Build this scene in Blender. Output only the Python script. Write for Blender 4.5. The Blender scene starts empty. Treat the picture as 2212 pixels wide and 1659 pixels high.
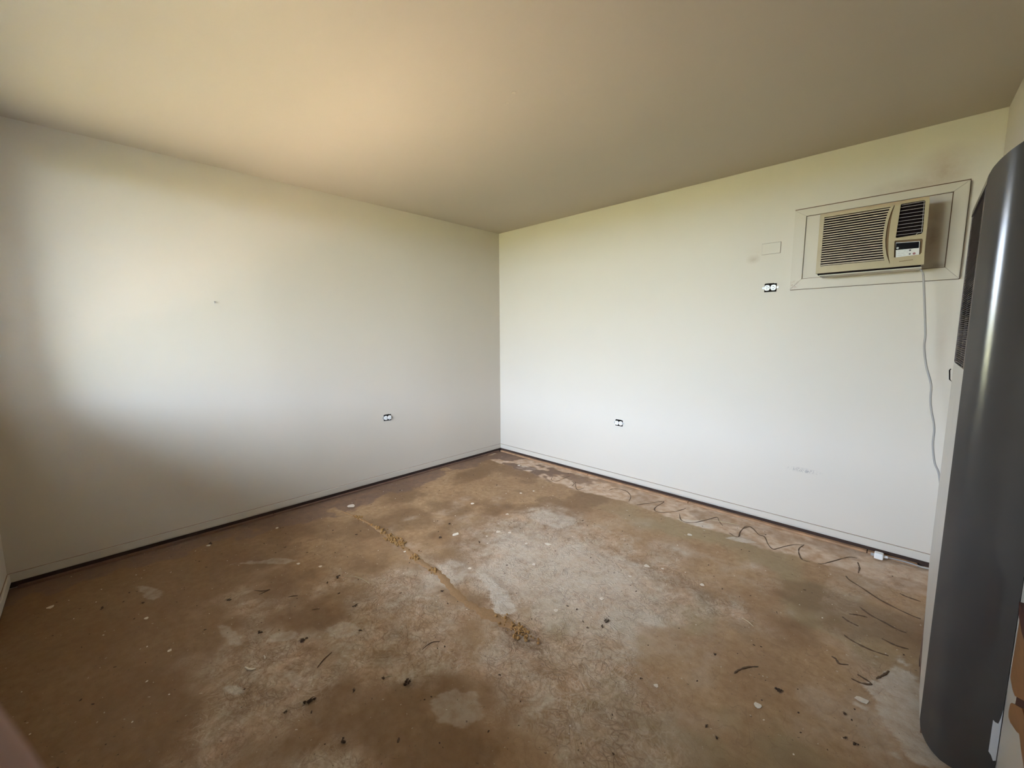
import bpy, bmesh, math, random
import numpy as np
from mathutils import Vector, Matrix

random.seed(7)
C = bpy.context.scene.collection
W, L, H = 3.607, 3.667, 2.44          # room: x 0..W, y -L..0, z 0..H
KR = .0225                            # the right wall is a little out of square: x = W - KR*y
WH = 3.640                            # its x at the heater

# ------------------------------------------------------------------ camera
CAM = Vector((3.37338, -3.25844, 1.34197))
YAW, PITCH, ROLL = 0.773876665, -0.119144703, -0.00476469652
FW = Vector((-math.sin(YAW) * math.cos(PITCH), math.cos(YAW) * math.cos(PITCH), math.sin(PITCH)))
_r = Vector((math.cos(YAW), math.sin(YAW), 0)); _u = _r.cross(FW)
RT = _r * math.cos(ROLL) + _u * math.sin(ROLL)
UP = -_r * math.sin(ROLL) + _u * math.cos(ROLL)
cd = bpy.data.cameras.new('camera')
cam = bpy.data.objects.new('camera', cd); C.objects.link(cam)
cam.matrix_world = Matrix.Translation(CAM) @ Matrix((RT, UP, -FW)).transposed().to_4x4()
cd.sensor_fit = 'HORIZONTAL'; cd.sensor_width = 36.0
cd.lens = 891.467 / 2212 * 36.0
cd.clip_start = 0.004; cd.clip_end = 200
cd.dof.use_dof = True; cd.dof.focus_distance = 2.6; cd.dof.aperture_fstop = 15
bpy.context.scene.camera = cam

# ------------------------------------------------------------------ view, sky, sun
vs = bpy.context.scene.view_settings
vs.view_transform = 'Standard'; vs.look = 'None'; vs.gamma = 1; vs.use_curve_mapping = False
vs.exposure = 6.18
SKY = 1.0
wd = bpy.data.worlds.new('sky'); bpy.context.scene.world = wd; wd.use_nodes = True
nt = wd.node_tree; nt.nodes.clear()
tc = nt.nodes.new('ShaderNodeTexCoord'); sp = nt.nodes.new('ShaderNodeSeparateXYZ')
rp = nt.nodes.new('ShaderNodeValToRGB'); bg = nt.nodes.new('ShaderNodeBackground'); wo = nt.nodes.new('ShaderNodeOutputWorld')
nt.links.new(tc.outputs['Generated'], sp.inputs[0]); nt.links.new(sp.outputs['Z'], rp.inputs[0])
rp.color_ramp.elements[0].position = 0.0; rp.color_ramp.elements[0].color = (0.46, 0.545, 0.69, 1)   # overcast: brighter overhead than at the horizon
rp.color_ramp.elements[1].position = 0.9; rp.color_ramp.elements[1].color = (0.87, 1.06, 1.42, 1)
nt.links.new(rp.outputs[0], bg.inputs[0]); bg.inputs[1].default_value = SKY
nt.links.new(bg.outputs[0], wo.inputs[0])
sd = bpy.data.lights.new('sun', 'SUN'); sun = bpy.data.objects.new('sun', sd); C.objects.link(sun)
sd.energy = 2.2; sd.angle = 0.02; sd.color = (1.0, 0.93, 0.82)
sun.rotation_euler = Vector((0.25, 0.45, -1.0)).normalized().to_track_quat('-Z', 'Y').to_euler()   # high, from the garden side
WX0, WX1, WZ0, WZ1 = 0.20, 2.35, 1.00, 2.28       # window opening in the wall beside the camera
pd = bpy.data.lights.new('window_sky_portal', 'AREA'); po = bpy.data.objects.new('window_sky_portal', pd); C.objects.link(po)
pd.shape = 'RECTANGLE'; pd.size = WX1 - WX0; pd.size_y = WZ1 - WZ0; pd.cycles.is_portal = True
po.location = ((WX0 + WX1) / 2, -L - 0.10, (WZ0 + WZ1) / 2); po.rotation_euler = (math.pi / 2, 0, 0)
bpy.context.scene.cycles.max_bounces = 10; bpy.context.scene.cycles.diffuse_bounces = 6

# ------------------------------------------------------------------ helpers
def obj(name, bm, m=None, parent=None, smooth=False):
    me = bpy.data.meshes.new(name)
    bmesh.ops.recalc_face_normals(bm, faces=bm.faces[:])
    bm.to_mesh(me); bm.free()
    if m: me.materials.append(m)
    if smooth:
        for p in me.polygons: p.use_smooth = True
    o = bpy.data.objects.new(name, me); C.objects.link(o)
    if parent: o.parent = parent
    return o
def link_mesh(name, me, parent=None, loc=(0, 0, 0), rot=(0, 0, 0)):
    o = bpy.data.objects.new(name, me); C.objects.link(o); o.location = loc; o.rotation_euler = rot
    if parent: o.parent = parent
    return o
def empty(name, loc=(0, 0, 0)):
    o = bpy.data.objects.new(name, None); C.objects.link(o); o.location = loc; o.empty_display_size = 0.05
    return o
def tag(o, label, cat, group=None):
    o['label'] = label; o['category'] = cat
    if group: o['group'] = group
    return o
def struct(o): o['kind'] = 'structure'; return o
def base_at(o, loc):
    """move an object's origin to loc without moving its geometry (meshes are modelled in room coordinates)"""
    o.location = loc
    o.data.transform(Matrix.Translation(-Vector(loc)))
    return o
def box(bm, x0, x1, y0, y1, z0, z1, bev=0, seg=2):
    r = bmesh.ops.create_cube(bm, size=1)
    vs_ = r['verts']
    for v in vs_:
        v.co = Vector(((x0 + x1) / 2 + v.co.x * (x1 - x0), (y0 + y1) / 2 + v.co.y * (y1 - y0), (z0 + z1) / 2 + v.co.z * (z1 - z0)))
    if bev:
        es = list({e for v in vs_ for e in v.link_edges})
        bmesh.ops.bevel(bm, geom=es, offset=bev, segments=seg, profile=0.5, affect='EDGES')
    return vs_
def nb(): return bmesh.new()
def boxes(*bs, bev=0):
    bm = nb()
    for b in bs: box(bm, *b, bev=bev)
    return bm
def prism(bm, pts, axis, a0, a1):
    """extrude 2-D outline pts along axis (0,1,2) from a0 to a1"""
    def P(p, a):
        c = [0, 0, 0]; k = [i for i in range(3) if i != axis]
        c[k[0]], c[k[1]] = p; c[axis] = a; return c
    lo = [bm.verts.new(P(p, a0)) for p in pts]; hi = [bm.verts.new(P(p, a1)) for p in pts]
    bm.faces.new(lo); bm.faces.new(hi)
    n = len(pts)
    for i in range(n): bm.faces.new((lo[i], lo[(i + 1) % n], hi[(i + 1) % n], hi[i]))
def smooth_path(pts, n=6):
    """Catmull-Rom through 3-D points"""
    P = [Vector(p) for p in pts]; P = [2 * P[0] - P[1]] + P + [2 * P[-1] - P[-2]]
    out = []
    for i in range(1, len(P) - 2):
        a, b, c, d = P[i - 1], P[i], P[i + 1], P[i + 2]
        for k in range(n):
            t = k / n
            out.append(0.5 * ((2 * b) + (c - a) * t + (2 * a - 5 * b + 4 * c - d) * t * t + (3 * b - a - 3 * c + d) * t ** 3))
    out.append(P[-2]); return out
def tube(bm, pts, rad, seg=8, flat=1.0):
    """sweep a circle along pts; rad a number or a function of 0..1; flat squashes in z"""
    n = len(pts); rings = []
    for i, p in enumerate(pts):
        t = (pts[min(i + 1, n - 1)] - pts[max(i - 1, 0)]).normalized()
        up = Vector((0, 0, 1)) if abs(t.z) < 0.9 else Vector((0, 1, 0))
        s = t.cross(up).normalized(); u = s.cross(t)
        r = rad(i / max(1, n - 1)) if callable(rad) else rad
        rings.append([bm.verts.new(p + (s * math.cos(a) + u * math.sin(a) * flat) * r) for a in [2 * math.pi * k / seg for k in range(seg)]])
    for a, b in zip(rings, rings[1:]):
        for k in range(seg): bm.faces.new((a[k], a[(k + 1) % seg], b[(k + 1) % seg], b[k]))
    bm.faces.new(rings[0]); bm.faces.new(rings[-1])

# ------------------------------------------------------------------ materials
class NT:
    def __init__(s, name):
        s.m = bpy.data.materials.new(name); s.m.use_nodes = True; s.t = s.m.node_tree
        s.b = s.t.nodes['Principled BSDF']; s.pos = None
    def n(s, typ, **kw):
        x = s.t.nodes.new(typ)
        for k, v in kw.items(): setattr(x, k, v)
        return x
    def l(s, a, b): s.t.links.new(a, b)
    def P(s):
        if s.pos is None: s.pos = s.n('ShaderNodeNewGeometry').outputs['Position']
        return s.pos
    def math(s, op, a, b=None, c=None, clamp=False):
        x = s.n('ShaderNodeMath', operation=op, use_clamp=clamp)
        for i, v in enumerate((a, b, c)):
            if v is None: continue
            if isinstance(v, (int, float)): x.inputs[i].default_value = v
            else: s.l(v, x.inputs[i])
        return x.outputs[0]
    def noise(s, scale, detail=3, rough=.55, dist=0, vec=None):
        x = s.n('ShaderNodeTexNoise'); x.inputs['Scale'].default_value = scale; x.inputs['Detail'].default_value = detail
        x.inputs['Roughness'].default_value = rough; x.inputs['Distortion'].default_value = dist
        s.l(vec if vec is not None else s.P(), x.inputs['Vector']); return x.outputs['Fac']
    def ramp(s, f, *st):
        x = s.n('ShaderNodeValToRGB'); e = x.color_ramp.elements
        while len(e) < len(st): e.new(0.5)
        for i, (p, c) in enumerate(st):
            e[i].position = p; e[i].color = (c, c, c, 1) if isinstance(c, (int, float)) else (*c, 1)
        s.l(f, x.inputs[0]); return x.outputs[0]
    def mix(s, f, a, b, mode='MIX'):
        x = s.n('ShaderNodeMix', data_type='RGBA', blend_type=mode)
        for i, v in ((0, f), (6, a), (7, b)):
            if isinstance(v, (int, float)): x.inputs[i].default_value = v
            elif isinstance(v, tuple): x.inputs[i].default_value = (*v, 1)
            else: s.l(v, x.inputs[i])
        return x.outputs[2]
    def blob(s, c, r):
        """soft 0..1 ellipsoid blob round c with radii r, room coordinates"""
        v = s.n('ShaderNodeVectorMath', operation='SUBTRACT'); s.l(s.P(), v.inputs[0]); v.inputs[1].default_value = c
        d = s.n('ShaderNodeVectorMath', operation='DIVIDE'); s.l(v.outputs[0], d.inputs[0]); d.inputs[1].default_value = r
        q = s.n('ShaderNodeVectorMath', operation='LENGTH'); s.l(d.outputs[0], q.inputs[0])
        return s.ramp(q.outputs['Value'], (0.0, 1.0), (0.45, .55), (1.0, 0.0))
    def bump(s, h, strength=.3, dist=.002):
        x = s.n('ShaderNodeBump'); x.inputs['Strength'].default_value = strength; x.inputs['Distance'].default_value = dist
        s.l(h, x.inputs['Height']); s.l(x.outputs[0], s.b.inputs['Normal'])
    def col(s, c):
        if isinstance(c, tuple): s.b.inputs['Base Color'].default_value = (*c, 1)
        else: s.l(c, s.b.inputs['Base Color'])
    def set(s, rough=.6, metal=0, spec=.5):
        s.b.inputs['Roughness'].default_value = rough; s.b.inputs['Metallic'].default_value = metal
        s.b.inputs['Specular IOR Level'].default_value = spec; return s.m
def simple(name, c, rough=.6, metal=0, var=.12, scale=30, spec=.4, bump=0):
    n = NT(name); f = n.noise(scale, 4)
    n.col(n.mix(f, tuple(v * (1 - var) for v in c), tuple(min(1, v * (1 + var)) for v in c)))
    if bump: n.bump(f, bump, .002)
    return n.set(rough, metal, spec)

def paint(name, c, stains_and_shade=(), scuffs=(), rough=.55):
    n = NT(name)
    big = n.noise(1.3, 3); pe = n.noise(260, 2)
    col = n.mix(n.ramp(big, (.3, 0.0), (.7, 1.0)), tuple(v * .975 for v in c), c)
    sm = n.ramp(n.noise(9, 5, .65), (.3, .25), (.7, 1.0))
    for ctr, rad, sc, k in stains_and_shade:
        col = n.mix(n.math('MULTIPLY', n.math('MULTIPLY', n.blob(ctr, rad), sm), k), col, sc)
    for ctr, rad, sc, k in scuffs:
        q = n.ramp(n.noise(95, 2, .5, 1.5), (.50, 0.0), (.56, 1.0))
        col = n.mix(n.math('MULTIPLY', n.math('MULTIPLY', n.blob(ctr, rad), q), k), col, sc)
    n.col(col); n.bump(pe, .10, .001)
    return n.set(rough, 0, .25)
WHITE = (.575, .518, .440)
M = {}
M['wall'] = paint('wall_paint', WHITE)
M['wall_left'] = paint('wall_paint_left', WHITE, stains_and_shade=[((0, -3.3, .1), (.2, .5, .12), (.35, .27, .2), .2)])
M['wall_back'] = paint('wall_paint_back', WHITE,
    stains_and_shade=[((3.41, 0, 2.21), (.15, .2, .13), (.30, .18, .10), .55), ((3.30, 0, 2.15), (.24, .2, .06), (.30, .18, .10), .5),
            ((2.52, 0, 1.85), (.05, .2, .035), (.30, .20, .12), .6), ((2.55, 0, 1.90), (.10, .2, .06), (.5, .4, .28), .35),
            ((3.47, 0, 1.2), (.035, .2, .55), (.42, .34, .27), .40)],  # last one: soft shadow of the hanging cord, painted into the wall colour
    scuffs=[((2.90, 0, .433), (.11, .1, .022), (.22, .2, .2), .9)])
M['ceiling'] = paint('ceiling_paint', (.495, .432, .352), rough=.7)
M['trim'] = paint('trim_paint', (.565, .51, .435), stains_and_shade=[((2.2, 0, .040), (1.5, .2, .013), (.20, .19, .18), .8), ((0, -2.4, .040), (.2, 1.6, .010), (.22, .16, .11), .6)], rough=.4)
M['casing'] = paint('casing_paint', (.535, .475, .39), stains_and_shade=[((3.42, 0, 1.9), (.06, .3, .3), (.30, .2, .12), .35)], scuffs=[((2.775, 0, 1.655), (.035, .1, .035), (.3, .14, .09), .7)], rough=.4)
M['panel'] = paint('filler_panel_paint', (.535, .475, .39), stains_and_shade=[((3.39, 0, 1.88), (.05, .3, .22), (.22, .13, .07), .75), ((3.43, 0, 1.70), (.05, .3, .03), (.15, .09, .05), .8)], rough=.45)  # brown stain beside the unit, with its cast shadow painted in too
M['grime_soft'] = simple('grime_line_faint', (.30, .20, .14), .9, var=.6, scale=30)
M['grime'] = simple('grime_line', (.13, .075, .045), .9, var=.5, scale=60)
M['dark'] = simple('dark_void', (.010, .007, .006), .95, spec=.05)
M['void_brown'] = simple('dark_wall_base', (.045, .024, .017), .95, var=.5, scale=12)
M['tack'] = simple('tack_strip_wood', (.36, .205, .11), .85, var=.5, scale=18, bump=.4)
M['tack_dark'] = simple('tack_strip_stained', (.155, .085, .055), .9, var=.5, scale=14, bump=.4)
M['ac'] = NT('aged_cream_plastic')
_n = M['ac']; _f = _n.ramp(_n.noise(7, 5, .6), (.35, 0.0), (.75, 1.0))
_c = _n.mix(_n.math('MULTIPLY', _f, .35), (.40, .325, .19), (.29, .19, .085))
_c = _n.mix(_n.math('MULTIPLY', _n.blob((3.2, -.18, 2.045), (.4, .2, .035)), .55), _c, (.33, .17, .07))
_n.col(_c); M['ac'] = _n.set(.42, 0, .4)
M['ac_slat'] = simple('grille_slat_plastic', (.47, .37, .27), .5, var=.1)
M['ac_wire'] = simple('vent_wire', (.40, .35, .33), .4, var=.1)
M['ac_dark'] = simple('black_vent_plastic', (.010, .006, .005), .9, spec=.05)
M['brown'] = simple('brown_recess', (.16, .09, .035), .7)
M['lcd'] = simple('black_gloss_display', (.006, .006, .008), .15)
M['label'] = simple('white_control_label', (.62, .60, .56), .45, var=.06)
M['grey_dot'] = simple('grey_print', (.10, .09, .09), .6)
M['red_dot'] = simple('reddish_button', (.28, .10, .10), .5)
M['cord'] = simple('grey_cord_rubber', (.33, .305, .28), .5, var=.05)
M['plug'] = simple('white_plug_plastic', (.72, .70, .67), .4, var=.05)
M['outlet'] = simple('white_receptacle_plastic', (.82, .80, .77), .35, var=.04)
M['metal'] = simple('galvanised_metal', (.42, .41, .40), .5, .6)
n = NT('charcoal_painted_metal')
f = n.noise(5, 3, .5)
n.col(n.mix(f, (.086, .077, .070), (.106, .095, .087))); n.b.inputs['Roughness'].default_value = .19
n.b.inputs['Specular IOR Level'].default_value = .5; n.b.inputs['Metallic'].default_value = .35
M['charcoal'] = n.m
M['cream'] = simple('cream_sheet_metal', (.46, .42, .37), .4, var=.08, scale=12)
M['louvre'] = simple('dusty_brown_louvre', (.095, .072, .062), .6, var=.3)
M['chip'] = simple('bare_white_primer', (.70, .70, .70), .6, var=.08)
n = NT('orange_brown_timber')
mp = n.n('ShaderNodeMapping'); mp.inputs['Scale'].default_value = (6, 6, 70); n.l(n.P(), mp.inputs[0])
n.col(n.mix(n.noise(1.2, 5, .6, .8, mp.outputs[0]), (.235, .105, .036), (.36, .185, .078))); M['timber'] = n.set(.4, 0, .4)
M['timber_dark'] = simple('dark_red_timber', (.07, .022, .014), .5, var=.3)
M['bead'] = simple('dried_brown_adhesive', (.105, .056, .026), .65, var=.35, scale=40)
M['sand'] = simple('sandy_filler', (.315, .185, .088), .95, var=.25, scale=90, bump=.6)
M['sand_crumb'] = simple('ochre_crumb', (.34, .185, .062), .95, var=.4, scale=120)
M['crumb'] = simple('dark_crumb', (.065, .036, .020), .9, var=.6, scale=90)
M['flake'] = simple('pale_paint_flake', (.66, .58, .48), .7, var=.15, scale=50)
M['straw'] = simple('pale_straw', (.52, .42, .27), .7, var=.2)
M['twig'] = simple('dark_twig', (.07, .035, .02), .9, var=.4)
M['skin'] = NT('skin'); _n = M['skin']; _n.col(_n.mix(_n.noise(60, 4), (.33, .185, .150), (.39, .23, .19)))
_n.b.inputs['Subsurface Weight'].default_value = .08; _n.b.inputs['Subsurface Radius'].default_value = (.006, .002, .001)
_n.bump(_n.noise(700, 3), .2, .0004); M['skin'] = _n.set(.5, 0, .35)
M['nail'] = simple('fingernail', (.62, .42, .37), .3, var=.05)
M['phone'] = simple('black_phone_case', (.02, .02, .022), .5)
M['glass_black'] = simple('black_screen_glass', (.01, .01, .012), .08)
M['aluminium'] = simple('window_aluminium', (.55, .54, .52), .4, .6, var=.05)
M['hedge'] = simple('clipped_hedge_leaves', (.42, .365, .165), .9, var=.3, scale=14)
M['patio'] = simple('warm_paving', (.52, .375, .275), .95, var=.15, scale=4)
M['lawn'] = simple('sunlit_lawn', (.095, .079, .029), .95, var=.25, scale=3)
M['soffit'] = simple('eave_soffit', (.14, .12, .10), .8)
n = NT('window_glass'); n.t.nodes.remove(n.b)
tr = n.n('ShaderNodeBsdfTransparent'); gl = n.n('ShaderNodeBsdfGlossy'); gl.inputs['Roughness'].default_value = .02
fr = n.n('ShaderNodeFresnel'); fr.inputs[0].default_value = 1.45; ms = n.n('ShaderNodeMixShader')
tr.inputs[0].default_value = (.95, .97, .96, 1)
n.l(fr.outputs[0], ms.inputs[0]); n.l(tr.outputs[0], ms.inputs[1]); n.l(gl.outputs[0], ms.inputs[2])
n.l(ms.outputs[0], n.t.nodes['Material Output'].inputs[0]); M['glass'] = n.m

# ------------------------------------------------------------------ floor (height-free slab with masks, fine relief in the material)
def vnoise(x, y, s, seed):
    rng = np.random.RandomState(seed); G = rng.rand(256, 256)
    X, Y = x * s, y * s; i = np.floor(X).astype(int); j = np.floor(Y).astype(int); fx, fy = X - i, Y - j
    fx = fx * fx * (3 - 2 * fx); fy = fy * fy * (3 - 2 * fy); g = lambda a, b: G[a % 256, b % 256]
    return (g(i, j) * (1 - fx) + g(i + 1, j) * fx) * (1 - fy) + (g(i, j + 1) * (1 - fx) + g(i + 1, j + 1) * fx) * fy
def fbm(x, y, s, seed, o=4):
    v = 0; a = .5; t = 0
    for k in range(o): v = v + a * vnoise(x, y, s * 2 ** k, seed + k); t += a; a *= .5
    return v / t
def sst(a, b, v): t = np.clip((v - a) / (b - a), 0, 1); return t * t * (3 - 2 * t)
def ell(x, y, cx, cy, rx, ry, rot=0):
    c, s = math.cos(rot), math.sin(rot); u = (x - cx) * c + (y - cy) * s; v = -(x - cx) * s + (y - cy) * c
    return 1 - np.sqrt((u / rx) ** 2 + (v / ry) ** 2)
NX, NY = 371, 367
gx, gy = np.meshgrid(np.linspace(0, W + .09, NX), np.linspace(-L, 0, NY))
wob = fbm(gx, gy, 5, 3) - .5; wob2 = fbm(gx, gy, 14, 11) - .5
# swirl: combed dried mastic
sw = np.maximum.reduce([ell(gx, gy, 2.05, -1.45, .95, .72), ell(gx, gy, 1.75, -2.35, .70, .42, -.2) - .26, ell(gx, gy, 2.5, -1.95, .6, .4) - .1, ell(gx, gy, 1.7, -2.9, 1.1, .5) - .50])
swirl = sst(-.25, .35, sw + wob * 1.3)
swirl *= 1 - .75 * sst(.1, .35, ell(gx, gy, 3.0, -1.65, .45, .5) + wob * .6)
swirl *= 1 - .7 * sst(.0, .3, ell(gx, gy, 2.0, -.62, .55, .25) + wob * .5)
right = sst(.0, .02, gx - (3.135 + .03 * (gy + 1.0) * -1 + wob2 * .05)) * sst(-2.2, -1.9, gy)
swirl = np.clip(np.maximum(swirl * (1 - right), right * (.30 + 1.5 * wob) * (1 - .6 * sst(.0, .3, ell(gx, gy, 3.40, -.78, .16, .25) + wob * .4))), 0, 1)
# border: darker bands along two walls where the carpet strip sat
ledge_l = .25 + .06 * np.sin(gy * 2.3) + wob * .22 + wob2 * .10
ledge_b = .36 + wob * .16 + wob2 * .06
bl = sst(.02, -.01, gx - ledge_l); bb = sst(.02, -.01, -gy - ledge_b)
patch = fbm(gx, gy * 1.4, 4.2, 41)
border = np.clip(bl * sst(.36, .44, patch + .10) + bb * (.25 + .75 * sst(1.75, .9, gx)) * sst(.47, .53, patch), 0, 1)
tanb = np.clip(bb * (1 - border), 0, 1)
# pale plaster smears
pale = np.zeros_like(gx)
for cx, cy, rx, ry, ro in [(3.47, -1.36, .10, .27, .12), (1.22, -2.93, .11, .026, .15), (1.86, -1.86, .16, .045, -.3), (2.02, -1.93, .07, .05, 0), (.70, -2.62, .16, .035, .85),
                           (.06, -2.95, .10, .02, 1.5), (.66, -.27, .11, .05, 0), (2.35, -.33, .12, .045, .3), (2.66, -.38, .07, .03, .3), (3.33, -1.42, .035, .02, 0), (1.6, -2.55, .08, .05, .4), (1.45, -2.75, .07, .03, .8),
                           (2.3, -2.43, .09, .06, .3), (1.72, -2.80, .07, .03, .2), (1.62, -2.98, .05, .02, .5), (.55, -3.15, .12, .03, .3)]:
    pale = np.maximum(pale, sst(0, .13, ell(gx, gy, cx, cy, rx, ry, ro) + wob2 * 1.5) * (.9 if cy > -2.3 or rx < .06 else .42))
pale = np.maximum(pale, .65 * swirl * sst(.55, .66, fbm(gx, gy, 3.1, 77)) * sst(-2.3, -1.9, gy))
pale = np.maximum(pale, .6 * swirl * sst(-.1, .6, ell(gx, gy, 2.0, -1.5, .75, .5) + wob * .8))
green = sst(.5, .64, fbm(gx, gy, 2.2, 91)) * sst(-.2, .4, ell(gx, gy, 2.5, -1.3, 1.1, 1.2))
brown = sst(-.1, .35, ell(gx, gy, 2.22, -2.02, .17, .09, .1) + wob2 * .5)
brown = np.maximum(brown, .80 * sst(-2.0, -2.9, gy + wob * 1.6 + wob2 * .7 + .35 * sst(1.5, .2, gx) * -1))  # browner floor toward the window wall, the shade there painted in as well
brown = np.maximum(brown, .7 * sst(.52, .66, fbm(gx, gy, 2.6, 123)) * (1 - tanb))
me = bpy.data.meshes.new('floor')
zz = np.zeros(NX * NY)
vv = np.stack([gx.ravel(), gy.ravel(), zz], 1)
ii = np.arange(NX * NY).reshape(NY, NX)
fc = np.stack([ii[:-1, :-1], ii[:-1, 1:], ii[1:, 1:], ii[1:, :-1]], -1).reshape(-1, 4)
me.from_pydata(vv.tolist(), [], fc.tolist())
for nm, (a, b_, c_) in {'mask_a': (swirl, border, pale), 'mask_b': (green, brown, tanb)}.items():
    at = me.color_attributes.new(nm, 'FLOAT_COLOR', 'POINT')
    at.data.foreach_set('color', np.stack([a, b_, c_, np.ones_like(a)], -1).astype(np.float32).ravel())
n = NT('bare_mastic_floor')
sa = n.n('ShaderNodeSeparateColor'); x = n.n('ShaderNodeAttribute', attribute_name='mask_a'); n.l(x.outputs['Color'], sa.inputs[0])
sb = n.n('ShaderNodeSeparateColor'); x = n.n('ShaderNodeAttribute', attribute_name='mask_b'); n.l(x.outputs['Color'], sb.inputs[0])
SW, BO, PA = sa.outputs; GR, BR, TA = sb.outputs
grain = n.noise(240, 3, .6); mid = n.noise(28, 5, .62); broad = n.noise(3.2, 4)
base = n.mix(n.ramp(mid, (.3, 0.0), (.7, 1.0)), (.31, .178, .080), (.455, .298, .165))
base = n.mix(n.ramp(broad, (.35, 0.0), (.7, 1.0)), base, n.mix(.6, base, (.235, .122, .055)))
base = n.mix(n.math('MULTIPLY', GR, .6), base, (.31, .245, .135))
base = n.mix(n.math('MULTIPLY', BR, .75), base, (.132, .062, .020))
base = n.mix(n.math('MULTIPLY', TA, .8), base, n.mix(n.ramp(n.noise(16, 4), (.35, 0.0), (.65, 1.0)), (.46, .29, .17), (.72, .56, .43)))
# combed mastic: long strands and curls at several sizes, dark ridges beside scraped pale grooves
def ridge(scale, dist, w, off=.5):
    q = n.noise(scale, 1.2, .4, dist)
    return n.ramp(n.math('ABSOLUTE', n.math('SUBTRACT', q, off)), (0.0, 1.0), (w, 0.0))
r0 = ridge(6.5, 2.2, .034); r1 = ridge(11, 2.8, .058); r2 = ridge(21, 2.2, .075); r3 = ridge(38, 1.4, .06)
curl = n.math('MAXIMUM', n.math('MAXIMUM', r0, n.math('MULTIPLY', r1, .9)), n.math('MAXIMUM', n.math('MULTIPLY', r2, .5), n.math('MULTIPLY', r3, .2)))
cover = n.ramp(n.noise(6, 5, .65, 1.4), (.38, 0.0), (.60, 1.0)); cover2 = n.ramp(n.noise(17, 4, .6, 1.8), (.36, 0.0), (.62, 1.0))
swm = n.math('MULTIPLY', SW, n.math('ADD', n.math('MULTIPLY', cover, .55), n.math('MULTIPLY', cover2, .45)))
pinkish = n.mix(n.ramp(n.noise(9, 4), (.35, 0.0), (.65, 1.0)), (.615, .425, .29), (.575, .48, .365))
base = n.mix(n.math('MULTIPLY', swm, .92), base, pinkish)
brk = n.ramp(n.noise(7, 4, .6), (.36, .28), (.60, 1.0))
base = n.mix(n.math('MULTIPLY', n.math('MULTIPLY', n.math('MULTIPLY', curl, SW), brk), .70), base, (.175, .092, .042))
lite = n.math('MULTIPLY', n.math('MULTIPLY', n.math('MAXIMUM', ridge(13, 2.6, .036, .46), ridge(7.2, 2.4, .020, .55)), n.math('MULTIPLY', SW, n.ramp(n.noise(4, 3), (.42, .15), (.62, 1.0)))), .42)
base = n.mix(lite, base, (.70, .58, .46))
base = n.mix(n.math('MULTIPLY', n.math('MULTIPLY', ridge(5.5, 1.6, .012), n.math('SUBTRACT', 1.0, TA)), .3), base, (.17, .09, .045))
# pale plaster and dark border with their own breakup
pm = n.math('MULTIPLY', PA, n.ramp(n.noise(22, 4, .6), (.3, .35), (.6, 1.0)))
base = n.mix(n.math('MULTIPLY', pm, .8), base, (.66, .595, .505))
bm_ = n.math('MULTIPLY', BO, n.ramp(n.noise(12, 5, .65, .6), (.3, .55), (.6, 1.0)))
base = n.mix(n.math('MULTIPLY', bm_, .92), base, n.mix(n.noise(20, 4), (.12, .066, .045), (.23, .14, .098)))
# pin specks
speck = n.ramp(n.noise(75, 2, .5), (.70, 0.0), (.74, 1.0)); base = n.mix(n.math('MULTIPLY', speck, .7), base, (.07, .04, .025))
fl_ = n.ramp(n.noise(58, 2, .5, 0), (.255, 1.0), (.285, 0.0)); base = n.mix(n.math('MULTIPLY', fl_, .6), base, (.62, .54, .43))
base = n.mix(n.math('MULTIPLY', n.ramp(grain, (.3, 0.0), (.7, 1.0)), .18), base, (.16, .10, .06))
n.col(base)
hh = n.math('ADD', n.math('MULTIPLY', n.math('MULTIPLY', n.math('MULTIPLY', curl, SW), brk), .70), n.math('ADD', n.math('MULTIPLY', mid, .35), n.math('MULTIPLY', grain, .18)))
hh = n.math('ADD', hh, n.math('MULTIPLY', PA, .5))
n.bump(hh, .7, .005)
M['floor'] = n.set(.62, 0, .35)
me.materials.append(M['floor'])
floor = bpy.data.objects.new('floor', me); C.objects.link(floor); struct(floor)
sub = obj('floor_slab', boxes((-.12, W + .22, -L - .12, .12, -.12, -.004)), M['dark'], floor)

# ------------------------------------------------------------------ shell
struct(obj('ceiling', boxes((-.12, W + .22, -L - .12, .12, H, H + .10)), M['ceiling']))
struct(obj('wall_left', boxes((-.12, 0, -L - .12, .12, -.12, H)), M['wall_left']))
struct(obj('wall_back', boxes((0, W + .05, 0, .12, -.12, H)), M['wall_back']))
bm = nb(); prism(bm, [(W - .12 * KR, .12), (W + (L + .12) * KR, -L - .12), (W + .22, -L - .12), (W + .12, .12)], 2, -.12, H)
struct(obj('wall_right', bm, M['wall']))
struct(obj('wall_front', boxes((0, WX0, -L - .12, -L, -.12, H), (WX1, W + .15, -L - .12, -L, -.12, H),
                               (WX0, WX1, -L - .12, -L, -.12, WZ0), (WX0, WX1, -L - .12, -L, WZ1, H)), M['wall']))
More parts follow.
